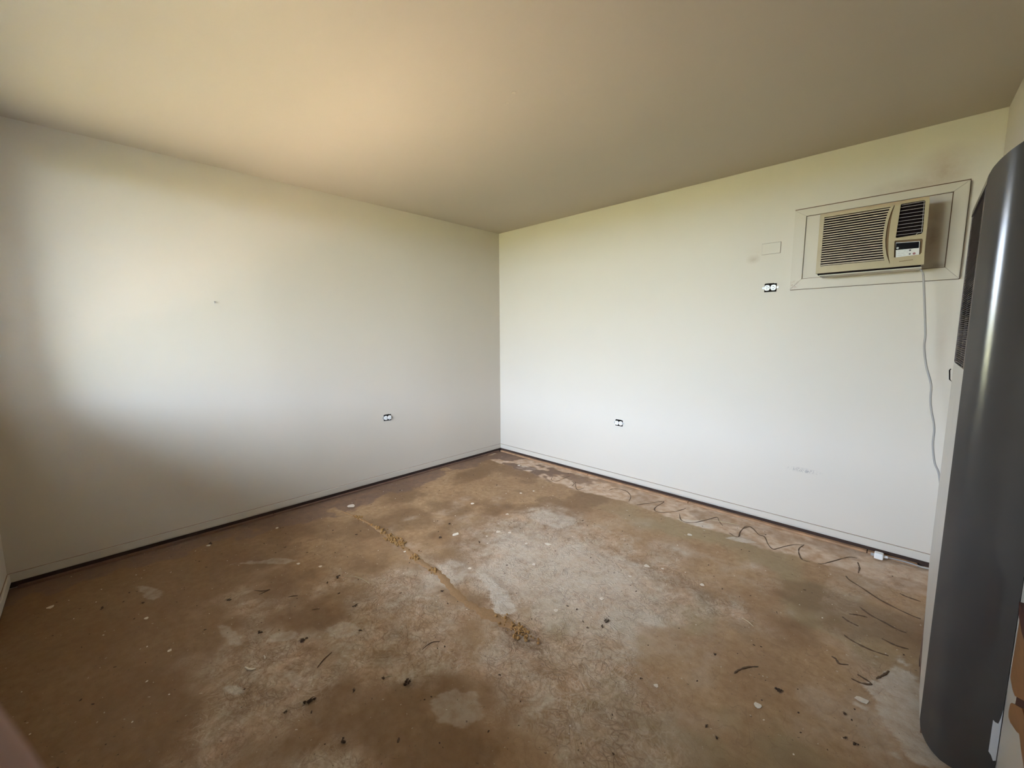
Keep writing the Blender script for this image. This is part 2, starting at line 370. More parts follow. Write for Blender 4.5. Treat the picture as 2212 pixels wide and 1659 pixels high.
# baseboards: thin painted strip left hanging above the stripped floor, grime line along its top
def baseboard(name, ax, a0, a1, off, sgn):
    z0, z1, t = .037, .083, .011
    def bx(p0, p1, za, zb):
        lo, hi = sorted((off + sgn * p0, off + sgn * p1))
        return (a0, a1, lo, hi, za, zb) if ax == 0 else (lo, hi, a0, a1, za, zb)
    o = struct(obj(name, boxes(bx(0, t, z0, z1), bev=.0015), M['trim']))
    obj('grime_line', boxes(bx(0, .0035, z1, z1 + .0018)), M['grime_soft'], o)
    obj('gap_shadow_strip', boxes(bx(0, .002, .004, z0 - .001)), M['void_brown'], o)
    return o
baseboard('baseboard_left', 1, -L, 0, 0, 1)
baseboard('baseboard_back', 0, 0, W, 0, -1)
baseboard('baseboard_front', 0, .012, W + .08, -L, 1)
baseboard('baseboard_right', 1, -.88, -.012, W + .003, -1)
def tack(name, ax, a0, a1, p0, p1, m):
    bm = nb(); k = 0; a = a0
    rnd = random.Random(name)
    while a < a1 - .05:
        b = min(a1, a + rnd.uniform(.9, 1.25)); q = p1 + rnd.uniform(-.003, .003)
        if ax == 0: box(bm, a + .002, b - .002, -q, -p0, .001, .015, .001)
        else: box(bm, p0, q, a + .002, b - .002, .001, .013, .001)
        a = b
    return struct(obj(name, bm, m))
tack('trim_1', 0, .03, 3.48, .006, .034, M['tack'])
tack('trim_2', 1, -L + .03, -.04, .006, .030, M['tack_dark'])

# window beside the camera (lights the room)
win = struct(empty('window_1', ((WX0 + WX1) / 2, -L, WZ0)))
def wpart(name, bm, m): 
    o = obj(name, bm, m); o.parent = win; o.matrix_parent_inverse = Matrix.Translation(-Vector(win.location)); return o
yf0, yf1 = -L - .085, -L - .045; wm = (WX0 + WX1) / 2
wpart('window_frame', boxes((WX0, WX0 + .035, yf0, yf1, WZ0, WZ1), (WX1 - .035, WX1, yf0, yf1, WZ0, WZ1), (WX0, WX1, yf0, yf1, WZ0, WZ0 + .035), (WX0, WX1, yf0, yf1, WZ1 - .035, WZ1)), M['aluminium'])
wpart('mullion', boxes((wm - .02, wm + .02, yf0, yf1, WZ0 + .035, WZ1 - .035)), M['aluminium'])
for a, b in ((WX0 + .035, wm - .02), (wm + .02, WX1 - .035)):
    wpart('pane', boxes((a, b, -L - .067, -L - .063, WZ0 + .035, WZ1 - .035)), M['glass'])
wpart('window_sill', boxes((WX0 - .03, WX1 + .03, -L - .04, -L + .025, WZ0 - .02, WZ0), bev=.003), M['trim'])
# outside: deep eave, paving, lawn
struct(obj('roof', boxes((-1.5, W + 3, -L - 1.62, -L - .12, 2.36, 2.46)), M['soffit']))
struct(obj('path', boxes((-14, 18, -L - 2.6, -L - .12, -.30, -.18)), M['patio']))
struct(obj('wall_hedge', boxes((-30, 34, -L - 8.2, -L - 7.4, -.3, 1.90)), M['hedge']))
struct(obj('lawn', boxes((-60, 60, -90, -L - 2.6, -.32, -.20)), M['lawn']))

# ------------------------------------------------------------------ window air conditioner in the back wall
FY = -.18                      # front of the unit
ac = tag(empty('air_conditioner', (3.135, 0, 1.695)), 'yellowed cream air conditioner in a white wooden frame high on the back wall', 'air conditioner')
def part(name, bm, m, p, smooth=False):
    """part modelled in room coordinates under thing or part p"""
    o = obj(name, bm, m, None, smooth)
    o.parent = p; bpy.context.view_layer.update(); o.matrix_parent_inverse = p.matrix_world.inverted(); return o
AX0, AX1, AZ0, AZ1 = 2.907, 3.363, 1.695, 2.036
part('casing', boxes((AX0 + .008, AX1 - .008, FY + .024, -.0215, AZ0 + .006, AZ1 - .004), bev=.003), M['ac'], ac)
# front plate built of bars round its openings
gridL, gridT, gridB = 2.9275, 2.0138, 1.7358
curve = [(3.2150, 2.0138), (3.2060, 1.985), (3.2005, 1.955), (3.1965, 1.915), (3.1950, 1.875), (3.1960, 1.835), (3.1990, 1.795), (3.2050, 1.760), (3.2115, 1.7358)]
def plate(pts, y0=FY, y1=FY + .022):
    bm = nb(); prism(bm, pts, 1, y0, y1); return bm
bm = nb()
def pr(pts, y0=FY, y1=FY + .022): prism(bm, pts, 1, y0, y1)
groove = [(3.2300, 2.0185), (3.2215, 1.985), (3.2160, 1.945), (3.2130, 1.895), (3.2128, 1.849), (3.2155, 1.805), (3.2210, 1.765), (3.2335, 1.716)]
gw = [.001, .0035, .0052, .0062, .0064, .0056, .0038, .0008]
pr([(AX0, AZ0), (gridL, AZ0), (gridL, AZ1), (AX0, AZ1)])                                  # left stile
pr([(gridL, gridT), (3.2150, gridT), (3.226, 2.0185), (3.226, AZ1), (gridL, AZ1)])        # top rail
pr([(gridL, AZ0), (3.2335, AZ0), (3.2335, 1.716), (3.2115, gridB), (gridL, gridB)])       # bottom rail
pts = curve + [(g[0] - w, g[1]) for g, w in list(zip(groove, gw))[::-1]]                    # strip between grille and groove
pr(pts)
vent = [(3.2546, 2.016), (3.2590, 2.0197), (3.3425, 2.0200), (3.3468, 2.0160), (3.3500, 1.8600), (3.3445, 1.8520), (3.2520, 1.8465), (3.2470, 1.8500)]
ctl = [(3.2445, 1.8290), (3.2480, 1.8330), (3.3490, 1.8270), (3.3530, 1.8210), (3.3540, 1.7560), (3.3490, 1.7480), (3.2530, 1.7440), (3.2480, 1.7455)]
rx = AX1
# right section: left of vent, between, right, top, bottom
gl_ = [(g[0] + w, g[1]) for g, w in zip(groove, gw)]
pr(gl_ + [(3.2485, 1.716), (3.2480, 1.7455), (3.2445, 1.829), (3.2470, 1.8500), (3.2546, 2.016)])
pr([(3.226, 2.0185), (3.2546, 2.016), (3.2590, 2.0197), (3.3425, 2.0200), (3.3468, 2.0160), (rx, 2.016), (rx - .003, AZ1), (3.226, AZ1)])
pr([(3.3468, 2.0160), (3.3500, 1.8600), (3.3530, 1.8210), (3.3540, 1.7560), (rx + .002, 1.7560), (rx, 2.016)])
pr([(3.2470, 1.8500), (3.2520, 1.8465), (3.3445, 1.8520), (3.3500, 1.8600), (3.3530, 1.8210), (3.3490, 1.8270), (3.2480, 1.8330), (3.2445, 1.8290)])
pr([(3.2335, AZ0), (rx + .004, AZ0), (rx + .002, 1.7560), (3.3540, 1.7560), (3.3490, 1.7480), (3.2530, 1.7440), (3.2480, 1.7455), (3.2485, 1.716), (3.2335, 1.716)])
front = part('front_panel', bm, M['ac'], ac)
part('groove', plate([(g[0] - w, g[1]) for g, w in zip(groove, gw)] + [(g[0] + w, g[1]) for g, w in list(zip(groove, gw))[::-1]], FY + .006, FY + .020), M['brown'], ac)
part('grille_recess', boxes((gridL, 3.215, FY + .019, FY + .0235, gridB, gridT)), M['ac_dark'], ac)
NS = 21
for i in range(NS):
    z = gridB + (gridT - gridB) * (i + .55) / NS
    xr = np.interp(z, [c[1] for c in curve[::-1]], [c[0] for c in curve[::-1]]) + .001
    b2 = nb(); prism(b2, [(FY + .002, z - .0042), (FY + .002, z + .0008), (FY + .015, z + .0046), (FY + .015, z + .0012)], 0, gridL - .001, float(xr))
    part('slat', b2, M['ac_slat'], ac)
part('vent_recess', plate(vent, FY + .012, FY + .0225), M['ac_dark'], ac)
for i in range(9):
    z = 1.861 + i * .0176; t = (z - 1.8465) / .173
    part('vent_wire', boxes((3.2478 + .0068 * t, 3.3485 - .002 * t, FY + .006, FY + .0085, z, z + .0016)), M['ac_wire'], ac)
wire = nb()
tube(wire, smooth_path([(3.2585, FY + .006, 2.0145), (3.300, FY + .006, 2.0155), (3.3400, FY + .006, 2.0158), (3.3425, FY + .006, 2.012), (3.3435, FY + .006, 1.95), (3.3450, FY + .006, 1.868),
                        (3.3420, FY + .006, 1.8615), (3.3320, FY + .006, 1.8595), (3.3270, FY + .006, 1.855), (3.3250, FY + .006, 1.8505)], 4), .0011, 5)
part('vent_border_wire', wire, M['ac_wire'], ac)
part('control_recess', plate(ctl, FY + .013, FY + .0225), M['brown'], ac)
cp = part('control_panel', plate([(3.2500, 1.8225), (3.3425, 1.8170), (3.3450, 1.7480), (3.2555, 1.7445)], FY + .005, FY + .0129), M['label'], ac)
part('display', plate([(3.2512, 1.8195), (3.3400, 1.8142), (3.3412, 1.7822), (3.2525, 1.7835)], FY + .0035, FY + .0049), M['lcd'], cp)
def disc(cx, cz, r, y0, y1, rz=None):
    b2 = nb(); prism(b2, [(cx + r * math.cos(a), cz + (rz or r) * math.sin(a)) for a in [2 * math.pi * k / 14 for k in range(14)]], 1, y0, y1); return b2
part('round_emblem', disc(3.2593, 1.7930, .0050, FY + .0022, FY + .0034), M['label'], cp)
part('emblem_bar', boxes((3.2560, 3.2626, FY + .0016, FY + .0021, 1.7922, 1.7936)), M['grey_dot'], cp)
part('button', disc(3.3090, 1.7745, .0042, FY + .003, FY + .0049), M['grey_dot'], cp)
part('button', disc(3.3092, 1.7560, .0040, FY + .003, FY + .0049), M['grey_dot'], cp)
part('button', disc(3.3258, 1.7560, .0058, FY + .003, FY + .0049), M['red_dot'], cp)['label'] = 'reddish round button'
b2 = nb()
for x0, w, z in ((3.262, .010, 1.7625), (3.275, .014, 1.763), (3.262, .016, 1.7525), (3.283, .010, 1.7535), (3.264, .006, 1.772), (3.285, .008, 1.7735), (3.296, .006, 1.766)):
    box(b2, x0, x0 + w, FY + .0045, FY + .0049, z, z + .0016)
part('print', b2, M['ac_wire'], cp)
b2 = nb(); rr = random.Random(3)
for k in range(12):                                       # raised name badge, too worn to read
    x = 3.2712 + k * .00445; z = 1.7190 + k * .00030
    prism(b2, [(x, z), (x + .0032, z), (x + .0045, z + .0034 + .0008 * (k in (0, 4))), (x + .0013, z + .0034 + .0008 * (k in (0, 4)))], 1, FY - .0008, FY + .001)
part('badge', b2, M['brown'], ac)
part('drip_ledge', boxes((2.920, 3.360, -.150, -.0215, 1.6815, 1.6880), bev=.001), M['casing'], ac)
part('shadow_gap', boxes((2.914, 3.356, FY + .016, -.0215, 1.6886, 1.6955)), M['ac_dark'], ac)  # black strip standing in for the shadow under the unit
# timber surround
sur = tag(empty('air_conditioner_surround', (3.13, 0, 1.625)), 'white painted wooden casing and filler boards framing the air conditioner', 'frame')
OX0, OX1, OZ0, OZ1 = 2.7505, 3.506, 1.6240, 2.1195; IX0, IX1, IZ0, IZ1 = 2.812, 3.450, 1.688, 2.0755
for nm, q in (('casing_board', [(OX0, OZ0), (IX0, IZ0), (IX0, IZ1), (OX0, OZ1)]), ('casing_board', [(OX1, OZ0), (OX1, OZ1), (IX1, IZ1), (IX1, IZ0)]),
              ('casing_board', [(OX0, OZ1), (IX0, IZ1), (IX1, IZ1), (OX1, OZ1)]), ('casing_board', [(OX0, OZ0), (OX1, OZ0), (IX1, IZ0), (IX0, IZ0)])):
    b2 = nb(); c0 = (sum(p[0] for p in q) / 4, sum(p[1] for p in q) / 4)
    prism(b2, [(c0[0] + (p[0] - c0[0]) * .9985, c0[1] + (p[1] - c0[1]) * .9985) for p in q], 1, -.021, 0)
    bmesh.ops.bevel(b2, geom=b2.edges[:], offset=.0018, segments=2, affect='EDGES')
    part(nm, b2, M['casing'], sur)
part('caulk_line', boxes((OX0 - .002, OX1 + .002, -.0045, 0, OZ1 - .001, OZ1 + .0085), (OX0 - .001, OX1 + .001, -.0035, 0, OZ0 - .0018, OZ0 + .001), (OX1 - .001, OX1 + .003, -.004, 0, OZ0, OZ1)), M['grime'], sur)
part('filler_board', boxes((IX0 + .002, AX0 + .006, -.012, 0, IZ0 + .003, IZ1 - .003)), M['panel'], sur)
part('filler_board', boxes((AX1 - .006, IX1 - .0035, -.012, 0, IZ0 + .003, IZ1 - .003)), M['panel'], sur)
part('filler_board', boxes((AX0 + .006, AX1 - .006, -.014, 0, AZ1 - .002, IZ1 - .003)), M['panel'], sur)
part('grime_joint', boxes((IX1 - .004, IX1, -.0135, -.001, IZ0, IZ1), (IX0, IX1, -.0135, -.001, IZ1 - .003, IZ1), (IX0, IX1, -.0125, -.001, IZ0, IZ0 + .003)), M['grime'], sur)
# mains cord down to the floor behind the heater, plug lying by the baseboard
cpts = [(3.356, -.120, 1.676), (3.367, -.140, 1.655), (3.377, -.15, 1.581), (3.387, -.15, 1.484), (3.402, -.15, 1.338), (3.4035, -.15, 1.265), (3.419, -.15, 1.167), (3.445, -.15, 1.070), (3.449, -.15, .996), (3.457, -.15, .934), (3.476, -.15, .837), (3.478, -.15, .749), (3.493, -.148, .65), (3.515, -.145, .586),
        (3.538, -.135, .42), (3.550, -.115, .25), (3.554, -.095, .12), (3.540, -.078, .04), (3.500, -.055, .018), (3.46, -.052, .020), (3.415, -.050, .020), (3.378, -.060, .022), (3.350, -.068, .024)]
bm = nb(); tube(bm, smooth_path(cpts, 5), .0045, 8)
cord = tag(obj('power_cord', bm, M['cord'], None, True), 'pale grey power cord hanging from the air conditioner down the back wall', 'cord')
base_at(cord, (3.35, -.068, .0))
bm = nb(); tube(bm, smooth_path([(3.352, -.068, .024), (3.330, -.074, .024)], 3), .0085, 8); part('cord_grip', bm, M['plug'], cord, True)
bm = boxes((3.292, 3.333, -.096, -.054, .006, .042), bev=.006); part('plug', bm, M['plug'], cord)['label'] = 'white moulded plug lying on the floor'
for yy in (-.088, -.066): part('plug_pin', boxes((3.276, 3.294, yy, yy + .002, .018, .026)), M['metal'], cord)

# ------------------------------------------------------------------ bare socket outlets without cover plates, blank plate
def outlet(loc, rotz, label):
    """horizontal duplex receptacle; local x along wall, -y into the room"""
    t = tag(empty('socket_outlet', loc), label, 'socket', 'bare socket outlets without cover plates'); t.rotation_euler = (0, 0, rotz)
    def pp(name, bm, m, p=t): return obj(name, bm, m, p)
    pp('box_opening', boxes((-.036, .036, -.0015, 0, -.0275, .0275), (-.031, .020, -.0014, 0, .0275, .0300)), M['dark'])
    pp('metal_strap', boxes((-.049, .049, -.0035, -.0016, -.0075, .0075), bev=.0005), M['metal'])
    for s in (-1, 1):
        b3 = nb(); prism(b3, [(s * .0185 + .0155 * math.copysign(min(abs(math.cos(a)) ** .7, 1), math.cos(a)), .0185 * math.copysign(abs(math.sin(a)) ** .6, math.sin(a))) for a in [2 * math.pi * k / 16 + .01 for k in range(16)]], 1, -.0095, -.0036)
        f = pp('receptacle_face', b3, M['outlet'])
        for dz in (-.007, .007):
            pp('slot', boxes((s * .0185 - .0045, s * .0185 + .0035, -.0099, -.0094, dz - .0014, dz + .0014)), M['dark'], f)
        pp('ground_hole', disc(s * .0185 + .0085, 0, .0022, -.0099, -.0094), M['dark'], f)
    return t
outlet((1.526, 0, .553), 0, 'bare white socket outlet low on the bright back wall')
outlet((2.636, 0, 1.648), 0, 'bare white socket outlet high on the back wall beside the air conditioner frame')
outlet((0, -1.421, .602), math.pi / 2, 'bare white socket outlet low on the plain wall opposite the grey heater')
bm = boxes((-.054, .054, -.003, 0, -.0355, .0355), bev=.002)
bp = obj('blank_cover_plate', bm, M['wall_back']); bp.location = (2.625, 0, 1.907)
tag(bp, 'painted-over blank plate on the back wall above the highest socket outlet', 'cover plate')
obj('edge_grime', boxes((-.0555, .0555, -.0012, 0, .0350, .0368), (-.0555, .0555, -.0012, 0, -.0364, -.0350), (.0538, .0556, -.0012, 0, -.0364, .0368)), M['grime'], bp)
bm = nb(); tube(bm, [Vector((0, 0, 0)), Vector((.010, 0, .002)), Vector((.013, 0, -.010))], .0022, 6)
nl = obj('nail', bm, M['metal'], None, True); nl.location = (0, -2.642, 1.568); tag(nl, 'small bent nail stub alone on the plain wall', 'nail')
for k, (x, y) in enumerate(((1.9646, -1.7957), (1.8847, -1.7575))):
    b3 = nb(); prism(b3, [(-.010, -.004), (.004, -.010), (.012, .002), (.0, .009)], 2, -.0035, 0)
    for v in b3.verts:
        if v.co.z < -.001 and v.co.x > 0: v.co.z = -.0008
    o = obj('loose_plaster_chip', b3, M['ceiling']); o.location = (x, y, H)
    tag(o, ('plaster chip peeling off the ceiling, the one farther from the room corner', 'plaster chip peeling off the ceiling, the one nearer the room corner')[k], 'plaster chip', 'chips peeling off the ceiling')

# ------------------------------------------------------------------ tall grey wall heater on the right wall
HY0, HY1, HX = -1.47, -1.00, 3.478
ht = tag(empty('wall_heater', (WH, (HY0 + HY1) / 2, 0)), 'tall charcoal grey gas wall heater with a dark louvred grille', 'heater')
prof = [(3.478, .090), (3.4795, .075), (3.4860, .050), (3.4960, .032), (3.5100, .018), (3.5300, .006), (3.5550, .002), (WH, .002)]
top = [(WH, 1.872), (3.580, 1.866), (3.555, 1.853), (3.535, 1.841), (3.512, 1.824), (3.496, 1.808), (3.485, 1.792), (3.479, 1.775), (3.4775, 1.755)]
outl = prof + top                                             # side outline in x,z
def side_bulge(x):
    """how far the near side swells toward the window at depth x: a folded bend near the front, then almost flat"""
    xs = np.linspace(3.478, WH, 80)
    th = np.radians(np.interp(xs, [3.478, 3.500, 3.505, 3.525, 3.540, 3.57, WH], [40, 35, 30, 14, 8, 2, -24]))
    cum = np.concatenate([[0], np.cumsum((np.tan(th[1:]) + np.tan(th[:-1])) / 2 * np.diff(xs))])
    return float(np.interp(x, xs, cum))
bm = nb(); NXS, NZS = 34, 40
def zr(x):
    lo = np.interp(x, [p[0] for p in prof], [p[1] for p in prof]); hi = np.interp(x, [p[0] for p in top[::-1]], [p[1] for p in top[::-1]]); return lo, hi
gridv = []
for i in range(NXS + 1):
    t = (i / NXS) ** 1.2; x = 3.478 + (WH - .001 - 3.478) * t; lo, hi = zr(x)
    gridv.append([bm.verts.new((x, HY0 - side_bulge(x), lo + (hi - lo) * k / NZS)) for k in range(NZS + 1)])
for i in range(NXS):
    for k in range(NZS): bm.faces.new((gridv[i][k], gridv[i + 1][k], gridv[i + 1][k + 1], gridv[i][k + 1]))
side = part('side_panel', bm, M['charcoal'], ht, True)
bm = nb()   # body behind: top cap, far side, core
cap = top[::-1]
prism(bm, [(p[0], p[1]) for p in cap] + [(WH, 1.752), (3.4775, 1.752)], 1, HY0 + .001, HY1)
cp_ = part('top_cap', bm, M['charcoal'], ht)
part('core', boxes((3.500, WH, HY0 + .004, HY1 - .004, .02, 1.735)), M['dark'], ht)
# front frame and louvred grille
part('grille_stile', boxes((3.4785, 3.502, HY0 + .002, HY0 + .050, 1.235, 1.752), bev=.002), M['louvre'], ht)
part('grille_stile', boxes((3.4785, 3.502, HY1 - .016, HY1, 1.235, 1.752), bev=.002), M['louvre'], ht)
part('grille_bar', boxes((3.482, 3.488, -1.225, -1.215, 1.235, 1.735)), M['louvre'], ht)
for i in range(73):
    z = 1.240 + i * .0069
    b3 = nb(); prism(b3, [(3.4795, z), (3.4795, z + .0014), (3.4915, z + .0050), (3.4915, z + .0038)], 1, HY0 + .050, HY1 - .016)
    part('louvre', b3, M['louvre'], ht)
# cream lower panel, its lower far corner torn away along a diagonal
b3 = nb(); prism(b3, [(HY0 + .001, .075), (HY0 + .001, 1.233), (HY1, 1.233), (HY1, .45), (-1.07, .34), (-1.205, .165), (-1.30, .075)], 0, 3.4785, 3.4815)
lp = part('lower_panel', b3, M['cream'], ht); lp['label'] = 'cream sheet metal lower front panel'
b3 = nb()
q = [(-1.02, .60), (-1.0, .44), (-1.17, .205), (-1.33, .55)]
lo = [b3.verts.new((3.4783, *p)) for p in q]; mid_ = b3.verts.new((3.4745, -1.14, .45)); 
for i in range(4): b3.faces.new((lo[i], lo[(i + 1) % 4], mid_))
part('dent', b3, M['cream'], lp)
part('panel_return', boxes((3.4815, 3.499, HY1 - .003, HY1, .44, 1.233)), M['cream'], ht)
part('base_shoe', boxes((3.484, 3.500, HY1 - .03, HY1 + .02, .002, .030), bev=.003), M['dark'], ht)
part('base_rail', boxes((3.4835, 3.498, HY0 + .02, HY1, .030, .450)), M['tack_dark'], ht)
bm = nb(); tube(bm, [Vector((3.485, HY1 + .004, 1.150)), Vector((3.474, HY1 + .02, 1.165)), Vector((3.471, HY1 + .02, 1.200)), Vector((3.474, HY1 + .02, 1.205))], .0022, 5)
part('wire_hook', bm, M['dark'], ht)
b3 = nb()
ck = [(3.622, .212), (3.627, .206), (3.633, .204), (3.636, .222), (3.6385, .250), (3.6390, .085), (3.633, .082), (3.628, .098), (3.622, .108)]
prism(b3, ck, 1, -.0012, 0)
for v in b3.verts: v.co.y += HY0 - side_bulge(v.co.x) - .0006
part('paint_chip', b3, M['chip'], side)['label'] = 'bare white patch where the grey paint has chipped'
part('wall_flange', boxes((WH - .001, WH + .003, HY0 - .012, HY0 + .02, .03, 1.80)), M['trim'], ht)

# ------------------------------------------------------------------ timber at the right edge
tb = tag(empty('timber_cabinet', (3.645, -1.95, 0)), 'edge of an orange-brown wooden cabinet with dark trim, beside the grey heater', 'cabinet')
XB = 3.690
for nm, q, x0, mm in (('side_board', [(-1.576, .598), (-1.569, .402), (-1.614, .394), (-1.648, .399), (-1.745, .452), (-2.40, .453), (-2.40, .590), (-1.65, .590)], 3.630, 'timber'),
                      ('top_edge', [(-1.566, .621), (-2.40, .640), (-2.40, .560), (-1.643, .574), (-1.580, .592)], 3.626, 'timber_dark'),
                      ('dark_groove', [(-1.648, .398), (-1.745, .451), (-2.40, .452), (-2.40, .432), (-1.750, .434), (-1.645, .375)], 3.633, 'timber_dark'),
                      ('lower_rail', [(-1.645, .375), (-1.750, .434), (-2.40, .432), (-2.40, .400), (-1.788, .388), (-1.735, .359), (-1.662, .330), (-1.636, .326), (-1.627, .336), (-1.631, .360)], 3.627, 'timber'),
                      ('leg', [(-1.735, .359), (-1.765, .346), (-1.82, .332), (-1.86, .20), (-1.88, .002), (-2.40, .002), (-2.40, .400), (-1.788, .388)], 3.631, 'timber')):
    b3 = nb(); prism(b3, q, 0, x0, XB); part(nm, b3, M[mm], tb)

# ------------------------------------------------------------------ things stuck to the floor: adhesive beads, sandy filler in a crack
BEADS = [[(0.993, -0.274), (1.048, -0.36), (1.105, -0.35), (1.103, -0.217), (1.112, -0.161)], [(1.203, -0.257), (1.257, -0.293), (1.277, -0.358)], [(1.237, -0.247), (1.331, -0.368), (1.372, -0.389), (1.381, -0.32)], [(1.568, -0.222), (1.579, -0.16), (1.622, -0.13), (1.697, -0.138), (1.773, -0.215), (1.812, -0.318)], [(1.891, -0.336), (1.947, -0.24), (2.016, -0.123), (2.018, -0.27), (2.036, -0.331), (2.078, -0.346), (2.149, -0.269), (2.182, -0.191), (2.196, -0.132)], [(2.199, -0.266), (2.251, -0.36), (2.3, -0.373), (2.338, -0.336), (2.385, -0.231), (2.423, -0.139), (2.456, -0.191), (2.501, -0.254)], [(2.564, -0.331), (2.61, -0.359), (2.628, -0.342), (2.615, -0.27), (2.617, -0.194), (2.64, -0.134)], [(2.629, -0.344), (2.617, -0.265), (2.615, -0.165), (2.635, -0.134), (2.669, -0.159), (2.718, -0.223), (2.753, -0.232), (2.794, -0.325), (2.829, -0.373), (2.848, -0.35), (2.877, -0.284), (2.913, -0.221), (2.962, -0.174)], [(2.962, -0.174), (2.948, -0.254), (2.962, -0.333), (2.989, -0.394), (3.027, -0.391)], [(3.063, -0.381), (3.082, -0.363), (3.124, -0.281), (3.154, -0.218), (3.186, -0.162), (3.221, -0.146)], [(3.227, -0.199), (3.24, -0.268), (3.241, -0.344)], [(3.195, -0.426), (3.213, -0.46), (3.268, -0.505), (3.338, -0.567), (3.401, -0.601), (3.461, -0.623), (3.491, -0.626)], [(3.413, -0.431), (3.439, -0.444), (3.492, -0.449)], [(3.275, -0.711), (3.315, -0.752), (3.368, -0.776), (3.41, -0.796), (3.444, -0.799)], [(3.245, -0.813), (3.277, -0.794), (3.309, -0.785)], [(3.367, -0.921), (3.411, -0.933), (3.452, -0.924)], [(3.223, -0.862), (3.248, -0.882), (3.285, -0.892)], [(3.244, -1.006), (3.265, -1.024), (3.307, -1.038), (3.344, -1.042), (3.393, -1.033)], [(3.223, -1.201), (3.238, -1.207), (3.251, -1.227), (3.278, -1.209)], [(2.959, -1.578), (2.968, -1.544), (2.991, -1.502), (3.018, -1.474)], [(3.295, -1.288), (3.326, -1.288), (3.352, -1.265), (3.31, -1.245)], [(3.365, -1.22), (3.387, -1.171), (3.398, -1.136)]]
rr = random.Random(5)
for bi, b in enumerate(BEADS):
    bm = nb(); P = smooth_path([(x, y, .0008) for x, y in b], 6); ph = rr.uniform(0, 9)
    thick = .0038 if bi < 3 else .0046 if bi < 11 else .0058
    tube(bm, P, lambda t: thick * (.45 + .55 * math.sin(math.pi * min(1, max(0, t))) ** .5) * (.8 + .35 * math.sin(ph + 23 * t) * math.sin(ph * 2 + 9 * t)), 6, .45)
    obj('adhesive_bead', bm, M['bead'], floor, True)
CRACK = [(0.314, -2.008), (0.45, -1.983), (0.589, -1.964), (0.762, -1.959), (0.91, -1.965), (1.059, -1.96), (1.2, -1.973), (1.29, -1.986), (1.386, -1.988), (1.492, -1.984), (1.567, -1.987), (1.648, -2.006), (1.75, -2.027), (1.854, -2.037), (1.914, -2.032), (1.987, -2.024), (2.065, -2.009), (2.136, -1.998), (2.21, -1.995)]
P = smooth_path([(x, y, 0) for x, y in CRACK], 8); bm = nb(); rows = []
for i, p in enumerate(P):
    t = (P[min(i + 1, len(P) - 1)] - P[max(i - 1, 0)]).normalized(); s = Vector((-t.y, t.x, 0)); f = i / (len(P) - 1)
    w = (.008 + .013 * min(1, f * 2.0)) * (1 + .35 * math.sin(i * .9) * math.sin(i * .37 + 1)) * (1.5 if .80 < f < .93 else 1) * (.35 if f > .975 or f < .02 else 1)
    rows.append([bm.verts.new(p + s * w * k + Vector((0, 0, z))) for k, z in ((-1, .0006), (-.45, .0035 + rr.uniform(0, .0012)), (.3, .0030 + rr.uniform(0, .0014)), (1, .0006))])
for a, b in zip(rows, rows[1:]):
    for k in range(3): bm.faces.new((a[k], a[k + 1], b[k + 1], b[k]))
obj('sandy_filler_strip', bm, M['sand'], floor, True)
def lump_mesh(name, r, m, seed, flat=.7, sub_=1):
    q = random.Random(seed); bm = nb(); bmesh.ops.create_icosphere(bm, subdivisions=sub_, radius=r)
    for v in bm.verts: v.co *= q.uniform(.6, 1.25); v.co.z *= flat
    me_ = bpy.data.meshes.new(name); bm.to_mesh(me_); bm.free(); me_.materials.append(m); return me_
# heaps of sandy crumbs along the crack: nobody could count them
bm = nb(); q = random.Random(9)
for cx, cy, n_, sx, sy in ((.50, -1.975, 26, .05, .018), (.78, -1.955, 34, .10, .020), (1.0, -1.962, 90, .12, .026), (1.09, -1.955, 50, .04, .024), (1.30, -1.985, 30, .03, .02), (1.50, -1.985, 26, .025, .02), (2.20, -2.0, 60, .05, .035), (2.10, -1.99, 16, .05, .03)):
    for k in range(n_):
        x, y = q.gauss(cx, sx * .6), q.gauss(cy, sy * .6); r = q.uniform(.003, .0085)
        r_ = bmesh.ops.create_icosphere(bm, subdivisions=1, radius=r)
        for v in r_['verts']: v.co *= q.uniform(.7, 1.2); v.co += Vector((x, y, r * .55 + .002))
o = obj('sandy_crumbs', bm, M['sand_crumb']); o['kind'] = 'stuff'; tag(o, 'ochre sandy crumbs heaped along the filled crack in the floor', 'crumbs')
# fine litter all over: dark and pale crumbs of a few millimetres
for nm, mm, cnt, sd_, lab in (('dark_crumbs', 'crumb', 360, 21, 'fine dark crumbs scattered all over the bare floor'), ('pale_crumbs', 'flake', 200, 22, 'fine pale paint crumbs scattered all over the bare floor')):
    bm = nb(); q = random.Random(sd_)
    for k in range(cnt):
        x, y = q.uniform(.05, W - .16), q.uniform(-L + .05, -.05)
        if x > 3.44 and y < -.95: continue
        r = q.uniform(.0013, .0036) * (1.25 if q.random() < .12 else 1)
        r_ = bmesh.ops.create_icosphere(bm, subdivisions=1, radius=r); an = q.uniform(0, 6.3); el = q.uniform(.6, 2.6) if mm == 'crumb' else q.uniform(.8, 1.5)
        for v in r_['verts']:
            v.co *= q.uniform(.7, 1.25); X, Y = v.co.x * el, v.co.y
            v.co = Vector((x + X * math.cos(an) - Y * math.sin(an), y + X * math.sin(an) + Y * math.cos(an), v.co.z * .5 + r * .4))
    o = obj(nm, bm, M[mm]); o['kind'] = 'stuff'; tag(o, lab, 'crumbs')

